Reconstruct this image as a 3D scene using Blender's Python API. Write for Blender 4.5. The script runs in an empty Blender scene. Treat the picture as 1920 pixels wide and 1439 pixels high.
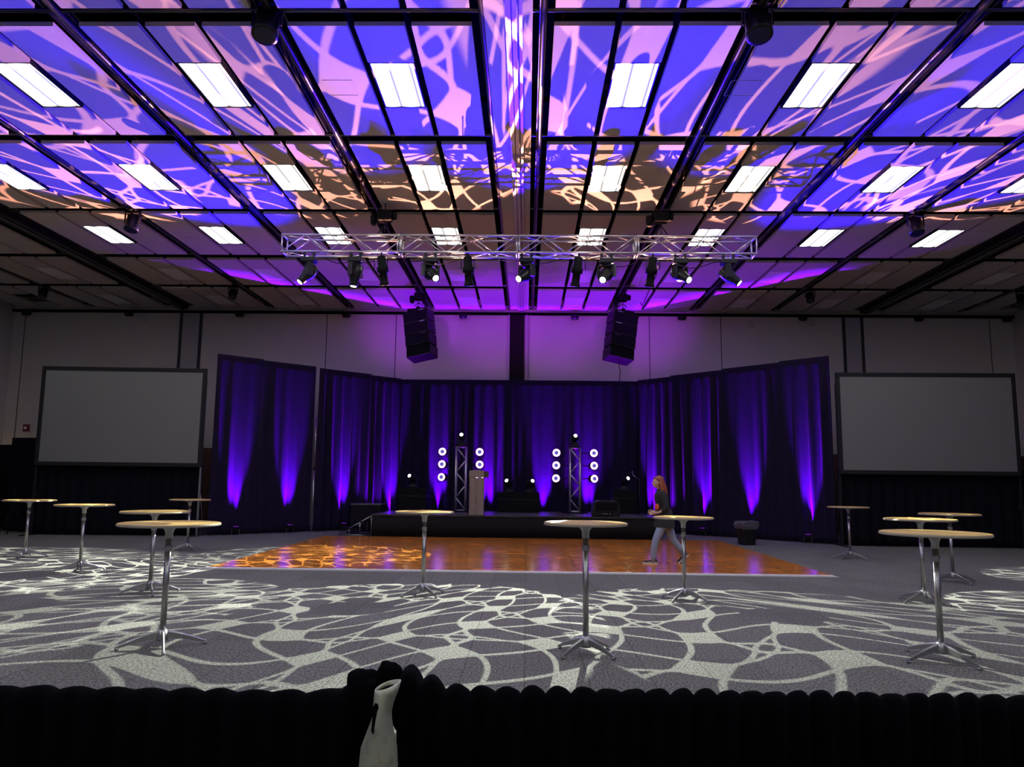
import bpy, bmesh, math, random
from mathutils import Vector, Matrix
random.seed(7)
C = bpy.context.scene
COL = C.collection
PI = math.pi

# ------------------------------------------------------------------ camera
PITCH, YAW, ROLL, FPX = .1282, .0198, .0110, 1431.34
HC = 1.53
cp, sp, cy, sy, cr, sr = math.cos(PITCH), math.sin(PITCH), math.cos(YAW), math.sin(YAW), math.cos(ROLL), math.sin(ROLL)
def unyaw(x, y, z): return Vector((cy * x - sy * y, sy * x + cy * y, z))
fwd = unyaw(0, cp, sp); right = unyaw(cr, -sp * sr, cp * sr); up = unyaw(-sr, -sp * cr, cp * cr)
cam = bpy.data.objects.new('camera', bpy.data.cameras.new('camera')); COL.objects.link(cam)
m = Matrix((right, up, -fwd)).transposed().to_4x4(); m.translation = (0, 0, HC)
cam.matrix_world = m
cam.data.sensor_width = 36; cam.data.lens = 36 * FPX / 1920; cam.data.clip_start = .05; cam.data.clip_end = 200
C.camera = cam

# ------------------------------------------------------------------ exposure and world
C.view_settings.view_transform = 'Standard'; C.view_settings.look = 'None'
C.view_settings.gamma = 1; C.view_settings.exposure = 0; C.view_settings.use_curve_mapping = False
w = bpy.data.worlds.new('world'); C.world = w; w.use_nodes = True
w.node_tree.nodes['Background'].inputs[0].default_value = (.5, .45, .5, 1)
w.node_tree.nodes['Background'].inputs[1].default_value = .02
C.cycles.max_bounces = 6; C.cycles.diffuse_bounces = 3; C.cycles.glossy_bounces = 3
C.cycles.sample_clamp_indirect = 4; C.cycles.caustics_reflective = False; C.cycles.caustics_refractive = False

# ------------------------------------------------------------------ the lamps of the room
CE = 7.29                       # ceiling height
WALL_Y = 25.5
X0 = -.217                      # middle of the hall
CB, BW, BG, BIG = .527, 2.363, .337, 1.09   # half centre strip, bay, gap between bays, wide track
ROWS = [(-4.9, -1.8), (-1.4, 1.7), (2.1, 5.2), (5.55, 8.68), (9.05, 12.16), (12.50, 15.69), (16.0, 19.05), (19.50, 22.13), (22.60, 25.11)]

def gobo_nodes(ld, freq, col_line, col_bg, seed=0.0, rot=.6, thick=.028, W=.45, dl=.175, a1=.45):
    """breakup template of a stage light: crossing curved bands with filled diamonds, projected by the lamp"""
    ld.use_nodes = True
    nt = ld.node_tree; N = nt.nodes; L = nt.links
    em = [n for n in N if n.type == 'EMISSION'][0]
    def mth(op, a, b=None, c=None):
        n = N.new('ShaderNodeMath'); n.operation = op
        for i, v in enumerate((a, b, c)):
            if v is None: continue
            if isinstance(v, (int, float)): n.inputs[i].default_value = v
            else: L.new(v, n.inputs[i])
        return n.outputs[0]
    add = lambda a, b: mth('ADD', a, b); sub = lambda a, b: mth('SUBTRACT', a, b); mul = lambda a, b: mth('MULTIPLY', a, b)
    sin = lambda a: mth('SINE', a)
    tc = N.new('ShaderNodeTexCoord'); s = N.new('ShaderNodeSeparateXYZ'); L.new(tc.outputs['Normal'], s.inputs[0])
    az = mth('ABSOLUTE', s.outputs[2])
    x = mul(mth('DIVIDE', s.outputs[0], az), freq); y = mul(mth('DIVIDE', s.outputs[1], az), freq)
    c, sn = math.cos(rot), math.sin(rot)
    x1 = add(sub(mul(x, c), mul(y, sn)), seed); y1 = add(add(mul(x, sn), mul(y, c)), seed * .73)
    xr = add(x1, add(mul(sin(mul(y1, 1.3)), W), mul(sin(add(mul(y1, 2.7), 1)), W * .4)))
    yr = add(y1, add(mul(sin(add(mul(x1, 1.15), 2)), W), mul(sin(mul(x1, 2.5)), W * .4)))
    mask = None
    for p, q in ((xr, yr), (yr, xr)):
        iq = mth('FLOOR', q); fq = sub(q, iq)
        tt = mul(sub(fq, dl), PI / (1 - 2 * dl))
        n = N.new('ShaderNodeClamp'); L.new(tt, n.inputs[0]); n.inputs[2].default_value = PI; tt = n.outputs[0]
        st = mth('MAXIMUM', sin(tt), 0); b = mth('POWER', st, 1.5)
        db = mul(mul(mth('SQRT', st), mth('COSINE', tt)), 1.5 * PI / (1 - 2 * dl))
        g = mth('SQRT', add(1, mul(mul(db, a1), mul(db, a1))))
        ip = mth('FLOOR', p)
        for dk in (0, 1):
            k = add(ip, dk); par = sub(mul(mth('FLOORED_MODULO', add(k, iq), 2), 2), 1); d = sub(p, k)
            bend = mul(b, a1)
            # the line on the outer side of the bend curves, the other one stays straight
            fo = mth('ABSOLUTE', sub(mul(d, par), add(dl, bend)))      # par * d = dl + a1 b
            fi = mth('ABSOLUTE', add(mul(d, par), dl))                 # par * d = -dl
            m1 = mth('MAXIMUM', mth('LESS_THAN', mth('DIVIDE', fo, g), thick), mth('LESS_THAN', fi, thick))
            mask = m1 if mask is None else mth('MAXIMUM', mask, m1)
    fx_ = mth('ABSOLUTE', sub(xr, mth('ROUND', xr))); fy_ = mth('ABSOLUTE', sub(yr, mth('ROUND', yr)))
    mask = mth('MAXIMUM', mask, mth('LESS_THAN', mth('MAXIMUM', fx_, fy_), dl))
    mx = N.new('ShaderNodeMix'); mx.data_type = 'RGBA'; L.new(mask, mx.inputs[0])
    mx.inputs[6].default_value = (*col_bg, 1); mx.inputs[7].default_value = (*col_line, 1)
    L.new(mx.outputs[2], em.inputs[0]); em.inputs[1].default_value = 1

def spot(name, loc, aim, angle, power, color=(1, 1, 1), blend=.15, radius=.02):
    ld = bpy.data.lights.new(name, 'SPOT'); ld.energy = power; ld.color = color
    ld.spot_size = math.radians(angle); ld.spot_blend = blend; ld.shadow_soft_size = radius
    o = bpy.data.objects.new(name, ld); COL.objects.link(o)
    o.location = loc
    o.rotation_euler = (Vector(aim) - Vector(loc)).to_track_quat('-Z', 'Y').to_euler()
    o['kind'] = 'helper'
    return o

WHITE_L, WHITE_D = (.93, 1, .84), (.035, .03, .035)
# seven moving heads on the truss: (lens position, aim point, beam angle, power, gobo frequency, seed)
TRUSS_HEADS = [
    ((-4.72, 15.2, 5.66), (-8.8, 13.2, 0), 58, 9500, 9, .3),
    ((-3.68, 15.2, 5.60), (-4.2, 15.6, 0), 46, 3000, 8, 2.1),
    ((-1.94, 15.1, 5.70), (3.6, 8.0, 0), 34, 11000, 11.5, 4.4),
    ((-0.05, 15.1, 5.55), (-6.6, 8.6, 0), 32, 9500, 11.5, 1.3),
    ((1.48, 15.1, 5.64), (-2.0, 8.4, 0), 36, 11000, 11.5, 5.2),
    ((3.30, 15.2, 5.56), (8.6, 8.4, 0), 34, 11000, 11.5, 3.3),
    ((4.28, 15.2, 5.68), (10.6, 13.4, 0), 28, 8000, 11.5, 6.1),
]
for i, (p, a, ang, pw, fq, sd) in enumerate(TRUSS_HEADS):
    o = spot('moving_head_beam', p, a, ang, pw * 1.3, blend=.05, radius=.008)
    gobo_nodes(o.data, fq, WHITE_L, WHITE_D, sd, rot=.5 + i * .9)

# moving heads on the stage towers and cases throw the blue and the warm pattern onto the ceiling
PINK, NONE = (1.0, .40, .26), (.010, .004, .003)
STAGE_HEADS = [   # lens, aim, angle, power, frequency, seed
    ((-2.05, 23.25, 3.02), (-1.6, 10.4, CE), 24, 25000, 11.5, 1.1),
    ((1.55, 23.25, 3.02), (2.0, 10.2, CE), 24, 25000, 11.5, 2.6),
    ((-3.49, 23.25, 1.86), (-10.4, 11.6, CE), 25, 30000, 11.5, 3.7),
    ((-.51, 23.25, 1.73), (-6.0, 12.0, CE), 23, 23000, 11.5, 5.5),
    ((.10, 23.25, 1.73), (6.4, 12.2, CE), 23, 23000, 11.5, 7.9),
    ((2.97, 23.25, 1.86), (10.8, 11.2, CE), 25, 30000, 11.5, 9.2),
]
for i, (p, a, ang, pw, fq, sd) in enumerate(STAGE_HEADS):
    o = spot('stage_head_beam', p, a, ang, pw, blend=.12, radius=.015)
    gobo_nodes(o.data, fq, PINK, NONE, sd, rot=.8 + i * .55)
BLUE = (.015, .0, 1.0)
for p, a, ang, pw in [((-2.05, 23.2, 2.95), (-9.4, 9.8, CE), 30, 30000), ((0.1, 23.2, 1.7), (-.2, 9.0, CE), 24, 30000),
                      ((1.55, 23.2, 2.95), (9.6, 9.8, CE), 30, 30000), ((-.51, 23.2, 1.7), (-4.4, 7.0, CE), 24, 21000),
                      ((.6, 23.2, 1.7), (4.9, 7.0, CE), 24, 21000)]:
    spot('blue_wash_beam', p, a, ang, pw, BLUE, blend=.3, radius=.05)

# uplights at the feet of the drapes
WL = [Vector((-8.6 + 4.5 * t, 20.8 + 4.3 * t, 0)) for t in (.11, .365, .648, .93)]
WR = [Vector((8.1 - 4.5 * t, 20.4 + 4.7 * t, 0)) for t in (.10, .365, .60, .90)]
nL = Vector((4.3, -4.5, 0)).normalized(); nR = Vector((-4.7, -4.5, 0)).normalized()
UPL = [(p + nL * .24, -nL) for p in WL] + [(Vector((x, 24.86, 0)), Vector((0, 1, 0))) for x in (-2.85, -1.25, .57, 2.02)] + [(p + nR * .24, -nR) for p in WR]
for i, (p, n) in enumerate(UPL):
    z = .26
    spot('uplight_beam', p + Vector((0, 0, z)), p + n * .24 + Vector((0, 0, z + 1.5)), 28, 11000, (.19, .0, 1.0), blend=1, radius=.05)
for p, a in (((-4.35, 24.35, .3), (-6.0, 22.0, CE)), ((3.95, 24.35, .3), (5.6, 22.0, CE)), ((-1.25, 24.7, .3), (-.8, 24.0, CE)), ((2.0, 24.7, .3), (1.2, 24.0, CE))):
    spot('uplight_throw', p, a, 75, 1700, (.24, .0, 1.0), blend=.8, radius=.03)
# added violet spots near the narrow truss fixtures wash the wall above the stage
for x, ax in ((-3.05, -4.0), (-1.25, -1.2), (1.05, 1.0), (2.58, 3.9)):
    spot('added_wall_wash', (x, 15.9, 5.85), (ax, 25.4, 7.0), 26, 1500, (.42, .03, 1.0), blend=1, radius=.06)

# ------------------------------------------------------------------ materials
def nodes(name):
    mt = bpy.data.materials.new(name); mt.use_nodes = True
    return mt, mt.node_tree, mt.node_tree.nodes['Principled BSDF']
def mat(name, col, rough=.6, metal=0, noise=0, nscale=20, bump=0, bscale=60, spec=.5, sheen=0):
    mt, nt, b = nodes(name)
    b.inputs['Base Color'].default_value = (*col, 1); b.inputs['Roughness'].default_value = rough
    b.inputs['Metallic'].default_value = metal; b.inputs['Specular IOR Level'].default_value = spec
    if sheen:
        b.inputs['Sheen Weight'].default_value = sheen
    tc = nt.nodes.new('ShaderNodeTexCoord')
    if noise:
        n = nt.nodes.new('ShaderNodeTexNoise'); n.inputs['Scale'].default_value = nscale; n.inputs['Detail'].default_value = 5
        nt.links.new(tc.outputs['Object'], n.inputs['Vector'])
        mx = nt.nodes.new('ShaderNodeMix'); mx.data_type = 'RGBA'
        mx.inputs[6].default_value = (*[c * (1 - noise) for c in col], 1); mx.inputs[7].default_value = (*[min(1, c * (1 + noise)) for c in col], 1)
        nt.links.new(n.outputs['Fac'], mx.inputs[0]); nt.links.new(mx.outputs[2], b.inputs['Base Color'])
    if bump:
        n2 = nt.nodes.new('ShaderNodeTexNoise'); n2.inputs['Scale'].default_value = bscale
        nt.links.new(tc.outputs['Object'], n2.inputs['Vector'])
        bp = nt.nodes.new('ShaderNodeBump'); bp.inputs['Strength'].default_value = bump; bp.inputs['Distance'].default_value = .02
        nt.links.new(n2.outputs['Fac'], bp.inputs['Height']); nt.links.new(bp.outputs[0], b.inputs['Normal'])
    return mt
def emit(name, col, s):
    mt, nt, b = nodes(name); b.inputs['Base Color'].default_value = (.02, .02, .02, 1)
    b.inputs['Emission Color'].default_value = (*col, 1); b.inputs['Emission Strength'].default_value = s
    mt.cycles.emission_sampling = 'NONE'
    return mt
M = {
    'ceil': mat('painted_ceiling_panel', (.43, .405, .395), .8, noise=.05, nscale=3, bump=.05),
    'black': mat('black_painted_steel', (.008, .008, .011), .45),
    'void': mat('black_ceiling_void', (.003, .003, .005), .9, spec=0),
    'pipe': mat('black_gloss_pipe', (.02, .02, .025), .22, spec=.8),
    'rail': mat('pale_track_rail', (.55, .5, .5), .4, metal=.3),
    'wall': mat('painted_wall', (.58, .54, .475), .85, noise=.06, nscale=1.2, bump=.04),
    'seam': mat('dark_joint', (.03, .028, .03), .7),
    'postgrey': mat('grey_wall_post', (.42, .39, .38), .6),
    'postdark': mat('brown_wall_post', (.014, .009, .010), .7, spec=.1),
    'wood_dark': mat('dark_wood_wainscot', (.085, .036, .026), .5, noise=.3, nscale=8),
    'castalu': mat('cast_aluminium', (.36, .36, .36), .36, metal=.9, noise=.1, nscale=30),
    'alu': mat('truss_aluminium', (.62, .6, .62), .34, metal=.9, noise=.1, nscale=30),
    'steel': mat('brushed_chrome', (.42, .42, .41), .28, metal=1, noise=.08, nscale=40),
    'velvet': mat('black_velour', (.014, .009, .030), .95, noise=.25, nscale=9, bump=.25, bscale=120, spec=.1, sheen=.05),
    'blackcloth': mat('black_cloth', (.005, .0045, .009), .95, noise=.2, nscale=12, spec=.1),
    'skirt': mat('black_stage_skirt', (.013, .012, .014), .9, noise=.15, nscale=6, spec=.1),
    'cast': mat('black_fixture_body', (.009, .009, .011), .38, spec=.25),
    'castm': mat('black_matt_body', (.0055, .0055, .007), .7, spec=.1),
    'grille': mat('black_grille', (.005, .005, .008), .8, spec=.1),
    'silver': mat('silver_label', (.6, .6, .65), .3, metal=.6),
    'screen': mat('grey_projection_fabric', (.150, .150, .146), .9, noise=.03, nscale=1),
    'frame': mat('charcoal_screen_frame', (.012, .012, .014), .6, spec=.2),
    'top': mat('maple_laminate_top', (.52, .335, .09), .38, noise=.12, nscale=6, spec=.35),
    'edge': mat('pale_table_edge', (.30, .25, .19), .4),
    'lectern': mat('grey_oak_lectern', (.22, .18, .16), .55, noise=.15, nscale=7),
    'lectern_d': mat('dark_lectern_leaf', (.05, .035, .035), .5),
    'bin': mat('black_bin_plastic', (.009, .010, .012), .45, spec=.2),
    'bag': mat('black_bin_liner', (.07, .07, .08), .3),
    'white': mat('white_edge_strip', (.9, .87, .85), .4),
    'whitebox': mat('white_sensor_box', (.5, .48, .47), .5),
    'red': mat('red_alarm', (.18, .02, .02), .4),
    'uplens': emit('violet_uplight_lens', (.3, .02, .8), .6),
    'lens': emit('lit_lens', (1, .97, .86), 14),
    'lensoff': mat('dark_glass_lens', (.01, .01, .02), .1),
    'ring': emit('pink_white_led_ring', (1, .42, .95), 7),
    'ringc': emit('blue_led_centre', (.14, .12, .62), .8),
    'sconce': emit('warm_lamp', (1, .62, .18), 3),
    'skin': mat('skin', (.55, .33, .25), .5), 'hair': mat('red_hair', (.26, .062, .022), .5, noise=.3, nscale=40),
    'shirt': mat('black_sweater', (.02, .022, .022), .9), 'orange': mat('orange_print', (.65, .10, .03), .8),
    'jeans': mat('light_blue_denim', (.22, .29, .40), .85, noise=.12, nscale=30),
    'shoe': mat('black_canvas_shoe', (.015, .015, .017), .8), 'sole': mat('white_rubber_sole', (.6, .57, .52), .6),
    'stagetop': mat('stage_deck_top', (.10, .09, .11), .27, noise=.15, nscale=4),
    'lit_off': mat('unlit_fixture_lens', (.68, .66, .68), .4),
}
# fluorescent lens: faint stripes along its length
mt, nt, b = nodes('lit_ceiling_lens')
tc = nt.nodes.new('ShaderNodeTexCoord'); wv = nt.nodes.new('ShaderNodeTexWave'); wv.inputs['Scale'].default_value = 1.05
wv.wave_profile = 'SIN'; wv.inputs['Phase Offset'].default_value = 1.2
nt.links.new(tc.outputs['Object'], wv.inputs['Vector'])
mr = nt.nodes.new('ShaderNodeMapRange'); mr.inputs[3].default_value = .3; mr.inputs[4].default_value = 22
nt.links.new(wv.outputs['Fac'], mr.inputs[0]); nt.links.new(mr.outputs[0], b.inputs['Emission Strength'])
b.inputs['Emission Color'].default_value = (.94, 1, .92, 1); M['lit'] = mt; mt.cycles.emission_sampling = 'FRONT'
# carpet
mt, nt, b = nodes('grey_carpet_tiles')
N, L = nt.nodes, nt.links
tc = N.new('ShaderNodeTexCoord')
n1 = N.new('ShaderNodeTexNoise'); n1.inputs['Scale'].default_value = 60; n1.inputs['Detail'].default_value = 4
mp = N.new('ShaderNodeMapping'); mp.inputs['Scale'].default_value = (1, .55, 1); L.new(tc.outputs['Object'], mp.inputs[0]); L.new(mp.outputs[0], n1.inputs['Vector'])
br = N.new('ShaderNodeTexBrick'); br.inputs['Scale'].default_value = 1; br.inputs['Brick Width'].default_value = 1.0; br.inputs['Row Height'].default_value = .5
br.inputs['Mortar Size'].default_value = .004; br.inputs['Color1'].default_value = (.92, .92, .92, 1); br.inputs['Color2'].default_value = (1.08, 1.08, 1.08, 1); br.inputs['Mortar'].default_value = (.5, .5, .5, 1)
mp2 = N.new('ShaderNodeMapping'); mp2.inputs['Rotation'].default_value = (0, 0, PI / 2); L.new(tc.outputs['Object'], mp2.inputs[0]); L.new(mp2.outputs[0], br.inputs['Vector'])
cr_ = N.new('ShaderNodeValToRGB'); cr_.color_ramp.elements[0].position = .35; cr_.color_ramp.elements[1].position = .68
cr_.color_ramp.elements[0].color = (.060, .058, .055, 1); cr_.color_ramp.elements[1].color = (.235, .227, .212, 1)
L.new(n1.outputs['Fac'], cr_.inputs[0])
mul = N.new('ShaderNodeMix'); mul.data_type = 'RGBA'; mul.blend_type = 'MULTIPLY'; mul.inputs[0].default_value = 1
L.new(cr_.outputs[0], mul.inputs[6]); L.new(br.outputs[0], mul.inputs[7]); L.new(mul.outputs[2], b.inputs['Base Color'])
b.inputs['Roughness'].default_value = .95; b.inputs['Specular IOR Level'].default_value = .1
M['carpet'] = mt
# dance floor parquet
mt, nt, b = nodes('glossy_parquet')
N, L = nt.nodes, nt.links
tc = N.new('ShaderNodeTexCoord')
mp = N.new('ShaderNodeMapping'); mp.inputs['Scale'].default_value = (1.0, 9, 1); L.new(tc.outputs['Object'], mp.inputs[0])
n1 = N.new('ShaderNodeTexNoise'); n1.inputs['Scale'].default_value = 2.2; n1.inputs['Detail'].default_value = 6; L.new(mp.outputs[0], n1.inputs['Vector'])
br = N.new('ShaderNodeTexBrick'); br.offset = 0; br.inputs['Brick Width'].default_value = .91; br.inputs['Row Height'].default_value = .91; br.inputs['Scale'].default_value = 1
br.inputs['Mortar Size'].default_value = .006; br.inputs['Color1'].default_value = (.85, .85, .85, 1); br.inputs['Color2'].default_value = (1.1, 1.1, 1.1, 1); br.inputs['Mortar'].default_value = (.35, .35, .35, 1)
L.new(tc.outputs['Object'], br.inputs['Vector'])
cr_ = N.new('ShaderNodeValToRGB'); cr_.color_ramp.elements[0].position = .3; cr_.color_ramp.elements[1].position = .7
cr_.color_ramp.elements[0].color = (.42, .13, .022, 1); cr_.color_ramp.elements[1].color = (.80, .30, .05, 1)
L.new(n1.outputs['Fac'], cr_.inputs[0])
mul = N.new('ShaderNodeMix'); mul.data_type = 'RGBA'; mul.blend_type = 'MULTIPLY'; mul.inputs[0].default_value = 1
L.new(cr_.outputs[0], mul.inputs[6]); L.new(br.outputs[0], mul.inputs[7]); L.new(mul.outputs[2], b.inputs['Base Color'])
b.inputs['Roughness'].default_value = .17
n3 = N.new('ShaderNodeTexNoise'); n3.inputs['Scale'].default_value = 7; L.new(tc.outputs['Object'], n3.inputs['Vector'])
bp = N.new('ShaderNodeBump'); bp.inputs['Strength'].default_value = .12; bp.inputs['Distance'].default_value = .01
L.new(n3.outputs['Fac'], bp.inputs['Height']); L.new(bp.outputs[0], b.inputs['Normal'])
M['parquet'] = mt
# drape velour: vertical nap plus crush marks
# worn aluminium of the near upright
mt, nt, b = nodes('worn_aluminium_pole')
N, L = nt.nodes, nt.links
tc = N.new('ShaderNodeTexCoord'); n1 = N.new('ShaderNodeTexNoise'); n1.inputs['Scale'].default_value = 55; n1.inputs['Detail'].default_value = 6
L.new(tc.outputs['Object'], n1.inputs['Vector'])
cr_ = N.new('ShaderNodeValToRGB'); cr_.color_ramp.elements[0].position = .25; cr_.color_ramp.elements[1].position = .5
cr_.color_ramp.elements[0].color = (.26, .26, .20, 1); cr_.color_ramp.elements[1].color = (.46, .48, .38, 1)
L.new(n1.outputs['Fac'], cr_.inputs[0]); L.new(cr_.outputs[0], b.inputs['Base Color'])
b.inputs['Metallic'].default_value = .55; b.inputs['Roughness'].default_value = .5
M['pole'] = mt

# ------------------------------------------------------------------ mesh helpers
class MB:
    def __init__(s): s.bm = bmesh.new(); s.T = Matrix.Identity(4)
    def v(s, p): return s.bm.verts.new(s.T @ Vector(p))
    def face(s, vs, mi=0, smooth=False):
        try:
            f = s.bm.faces.new(vs); f.material_index = mi; f.smooth = smooth; return f
        except ValueError: return None
    def box(s, a, b, mi=0, bev=0):
        x0, y0, z0 = a; x1, y1, z1 = b
        if x0 > x1: x0, x1 = x1, x0
        if y0 > y1: y0, y1 = y1, y0
        if z0 > z1: z0, z1 = z1, z0
        vs = [s.v(p) for p in ((x0, y0, z0), (x1, y0, z0), (x1, y1, z0), (x0, y1, z0), (x0, y0, z1), (x1, y0, z1), (x1, y1, z1), (x0, y1, z1))]
        fs = [s.face([vs[i] for i in q], mi) for q in ((3, 2, 1, 0), (4, 5, 6, 7), (0, 1, 5, 4), (1, 2, 6, 5), (2, 3, 7, 6), (3, 0, 4, 7))]
        if bev:
            es = {e for f in fs for e in f.edges}
            bmesh.ops.bevel(s.bm, geom=list(es), offset=bev, segments=2, affect='EDGES', profile=.5)
        return s
    def tube(s, a, b, r, r2=None, n=10, mi=0, caps=True):
        a, b = Vector(a), Vector(b); r2 = r if r2 is None else r2
        d = (b - a).normalized(); h = Vector((0, 0, 1)) if abs(d.z) < .9 else Vector((1, 0, 0))
        e1 = d.cross(h).normalized(); e2 = d.cross(e1)
        A = [s.v(a + (e1 * math.cos(t) + e2 * math.sin(t)) * r) for t in [2 * PI * i / n for i in range(n)]]
        B = [s.v(b + (e1 * math.cos(t) + e2 * math.sin(t)) * r2) for t in [2 * PI * i / n for i in range(n)]]
        for i in range(n): s.face([A[i], B[i], B[(i + 1) % n], A[(i + 1) % n]][::-1], mi, True)
        if caps: s.face(A, mi); s.face(B[::-1], mi)
        return s
    def path(s, pts, r, n=8, mi=0):
        for a, b in zip(pts, pts[1:]): s.tube(a, b, r, n=n, mi=mi)
        return s
    def lathe(s, prof, o=(0, 0, 0), d=(0, 0, 1), n=24, mi=0, smooth=True, squash=None):
        """prof: list of (distance along d, radius)"""
        o, d = Vector(o), Vector(d).normalized(); h = Vector((0, 0, 1)) if abs(d.z) < .9 else Vector((1, 0, 0))
        e1 = d.cross(h).normalized(); e2 = d.cross(e1)
        rings = []
        for t, r in prof:
            rings.append([s.v(o + d * t + (e1 * math.cos(k) + e2 * math.sin(k)) * max(r, 1e-4)) for k in [2 * PI * i / n for i in range(n)]])
        for A, B in zip(rings, rings[1:]):
            for i in range(n): s.face([A[i], A[(i + 1) % n], B[(i + 1) % n], B[i]], mi, smooth)
        s.face(rings[0][::-1], mi); s.face(rings[-1], mi)
        return s
    def prism(s, poly, y0, y1, mi=0):
        """poly in xz, extruded along y"""
        A = [s.v((x, y0, z)) for x, z in poly]; B = [s.v((x, y1, z)) for x, z in poly]; n = len(poly)
        s.face(A, mi); s.face(B[::-1], mi)
        for i in range(n): s.face([A[i], B[i], B[(i + 1) % n], A[(i + 1) % n]], mi)
        return s
    def build(s, name, mats, parent=None, loc=None, bevel=0, recalc=True):
        if recalc: bmesh.ops.recalc_face_normals(s.bm, faces=s.bm.faces)
        me = bpy.data.meshes.new(name); s.bm.to_mesh(me); s.bm.free()
        for k in (mats if isinstance(mats, (list, tuple)) else [mats]): me.materials.append(M[k])
        o = bpy.data.objects.new(name, me); COL.objects.link(o)
        if loc: o.location = loc
        if parent: o.parent = parent
        if bevel:
            b = o.modifiers.new('bevel', 'BEVEL'); b.width = bevel; b.segments = 2; b.limit_method = 'ANGLE'
        return o

def tag(o, label, cat, group=None, kind=None):
    o['label'] = label; o['category'] = cat
    if group: o['group'] = group
    if kind: o['kind'] = kind
    return o
def thing(name, label, cat, loc=(0, 0, 0), rz=0, group=None):
    o = bpy.data.objects.new(name, None); COL.objects.link(o); o.location = loc; o.rotation_euler.z = rz
    o.empty_display_size = .1
    return tag(o, label, cat, group)
def struct(o): o['kind'] = 'structure'; return o
def clone(o, parent=None):
    c = o.copy(); COL.objects.link(c); c.parent = parent
    for ch in list(o.children): clone(ch, c)
    return c
def dup(o, loc, rz, label, group=None):
    c = clone(o); c.location = loc; c.rotation_euler.z = rz; c['label'] = label
    if group: c['group'] = group
    return c
# ------------------------------------------------------------------ the hall: floor, walls, ceiling
XL, XR, YB = -17.7, 16.3, -5.2
struct(MB().box((XL, YB, -.1), (XR, WALL_Y, 0)).build('floor', 'carpet'))
struct(MB().box((XL - .2, WALL_Y, 0), (XR + .2, WALL_Y + .2, CE + .6)).build('wall_back', 'wall'))
struct(MB().box((XL - .2, YB, 0), (XL, WALL_Y, CE + .6)).build('wall_left', 'wall'))
struct(MB().box((XR, YB, 0), (XR + .2, WALL_Y, CE + .6)).build('wall_right', 'wall'))
struct(MB().box((XL - .2, YB - .2, 0), (XR + .2, YB, CE + .6)).build('wall_front', 'wall'))
# wainscot of dark wood, 2.5 m high, round the hall
t = MB()
t.box((XL + .001, WALL_Y - .04, 0), (-8.9, WALL_Y - .001, 2.55)); t.box((9.2, WALL_Y - .04, 0), (XR - .001, WALL_Y - .001, 2.55))
struct(t.build('trim_1', 'wood_dark'))
t = MB(); t.box((XL + .001, YB + .01, 0), (XL + .04, WALL_Y - .045, 2.55)); struct(t.build('trim_2', 'wood_dark'))
t = MB(); t.box((XR - .04, YB + .01, 0), (XR - .001, WALL_Y - .045, 2.55)); struct(t.build('trim_3', 'wood_dark'))
# joints between the wall panels
t = MB()
for x in (-17.3, -6.85, -4.48, 4.13, 6.54, 12.03 + 3.5): t.box((x - .012, WALL_Y - .006, 2.56), (x + .012, WALL_Y + .01, 7.2))
struct(t.build('trim_4', 'seam'))
# posts where the sliding partitions park
t = MB()
for a, b_ in ((-11.87, -11.19), (10.66, 11.27)):
    for x in (a, b_): t.box((x - .05, WALL_Y - .03, 2.56), (x + .05, WALL_Y - .001, 7.2))
struct(t.build('trim_5', 'seam'))
t = MB()
for a, b_ in ((-11.87, -11.19), (10.66, 11.27)):
    t.box((a + .051, WALL_Y - .02, 2.56), (b_ - .051, WALL_Y - .001, 7.2))
struct(t.build('trim_6', 'postgrey'))
t = MB(); t.box((-.62, WALL_Y - .08, 0), (-.10, WALL_Y - .001, 7.2)); struct(t.build('trim_7', 'postdark'))
t = MB(); t.box((-.66, WALL_Y - .10, 0), (-.60, WALL_Y - .081, 7.2)); t.box((-.05, WALL_Y - .1, 0), (.01, WALL_Y - .001, 7.2)); t.box((.05, WALL_Y - .07, 0), (.075, WALL_Y - .001, 7.2))
struct(t.build('trim_8', 'postgrey'))
# black moulding along the head of the back wall
struct(MB().box((XL + .01, WALL_Y - .16, 7.16), (XR - .01, WALL_Y - .001, 7.23)).build('trim_9', 'void'))

# ceiling: black void above, pale panels hung below it
struct(MB().box((XL, YB, CE + .42), (XR, WALL_Y, CE + .6)).build('ceiling_void', 'void'))
def bays():
    out = []
    for s in (-1, 1):
        for k in range(1, 7):
            a = CB + (k - 1) * (BW + BG) + (BIG - BG if k > 4 else 0)
            x0, x1 = X0 + s * a, X0 + s * (a + BW)
            x0, x1 = min(x0, x1), max(x0, x1)
            x0, x1 = max(x0, XL + .02), min(x1, XR - .02)
            out.append((s, k, x0, x1))
    return out
BAYS = bays()
pn = MB()
SW, GP = .77, .09
for r, (ya, yb) in enumerate(ROWS):
    for s, k, x0, x1 in BAYS:
        xm = X0 + s * (CB + (k - 1) * (BW + BG) + (BIG - BG if k > 4 else 0) + BW / 2)
        ml, mr_ = xm - .322, xm + .322
        for a, b_ in ((x0, ml - GP), (mr_ + GP, x1)):
            if b_ - a > .1: pn.box((a, ya, CE), (b_, yb, CE + .06))
        if mr_ < XR - .05 and ml > XL + .05:
            pn.box((ml, ya, CE), (mr_, ya + .86, CE + .06)); pn.box((ml, ya + 2.16, CE), (mr_, yb, CE + .06))
# strip between last row and the wall
for s, k, x0, x1 in BAYS: pn.box((x0, 25.2, CE), (x1, WALL_Y - .17, CE + .06))
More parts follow.
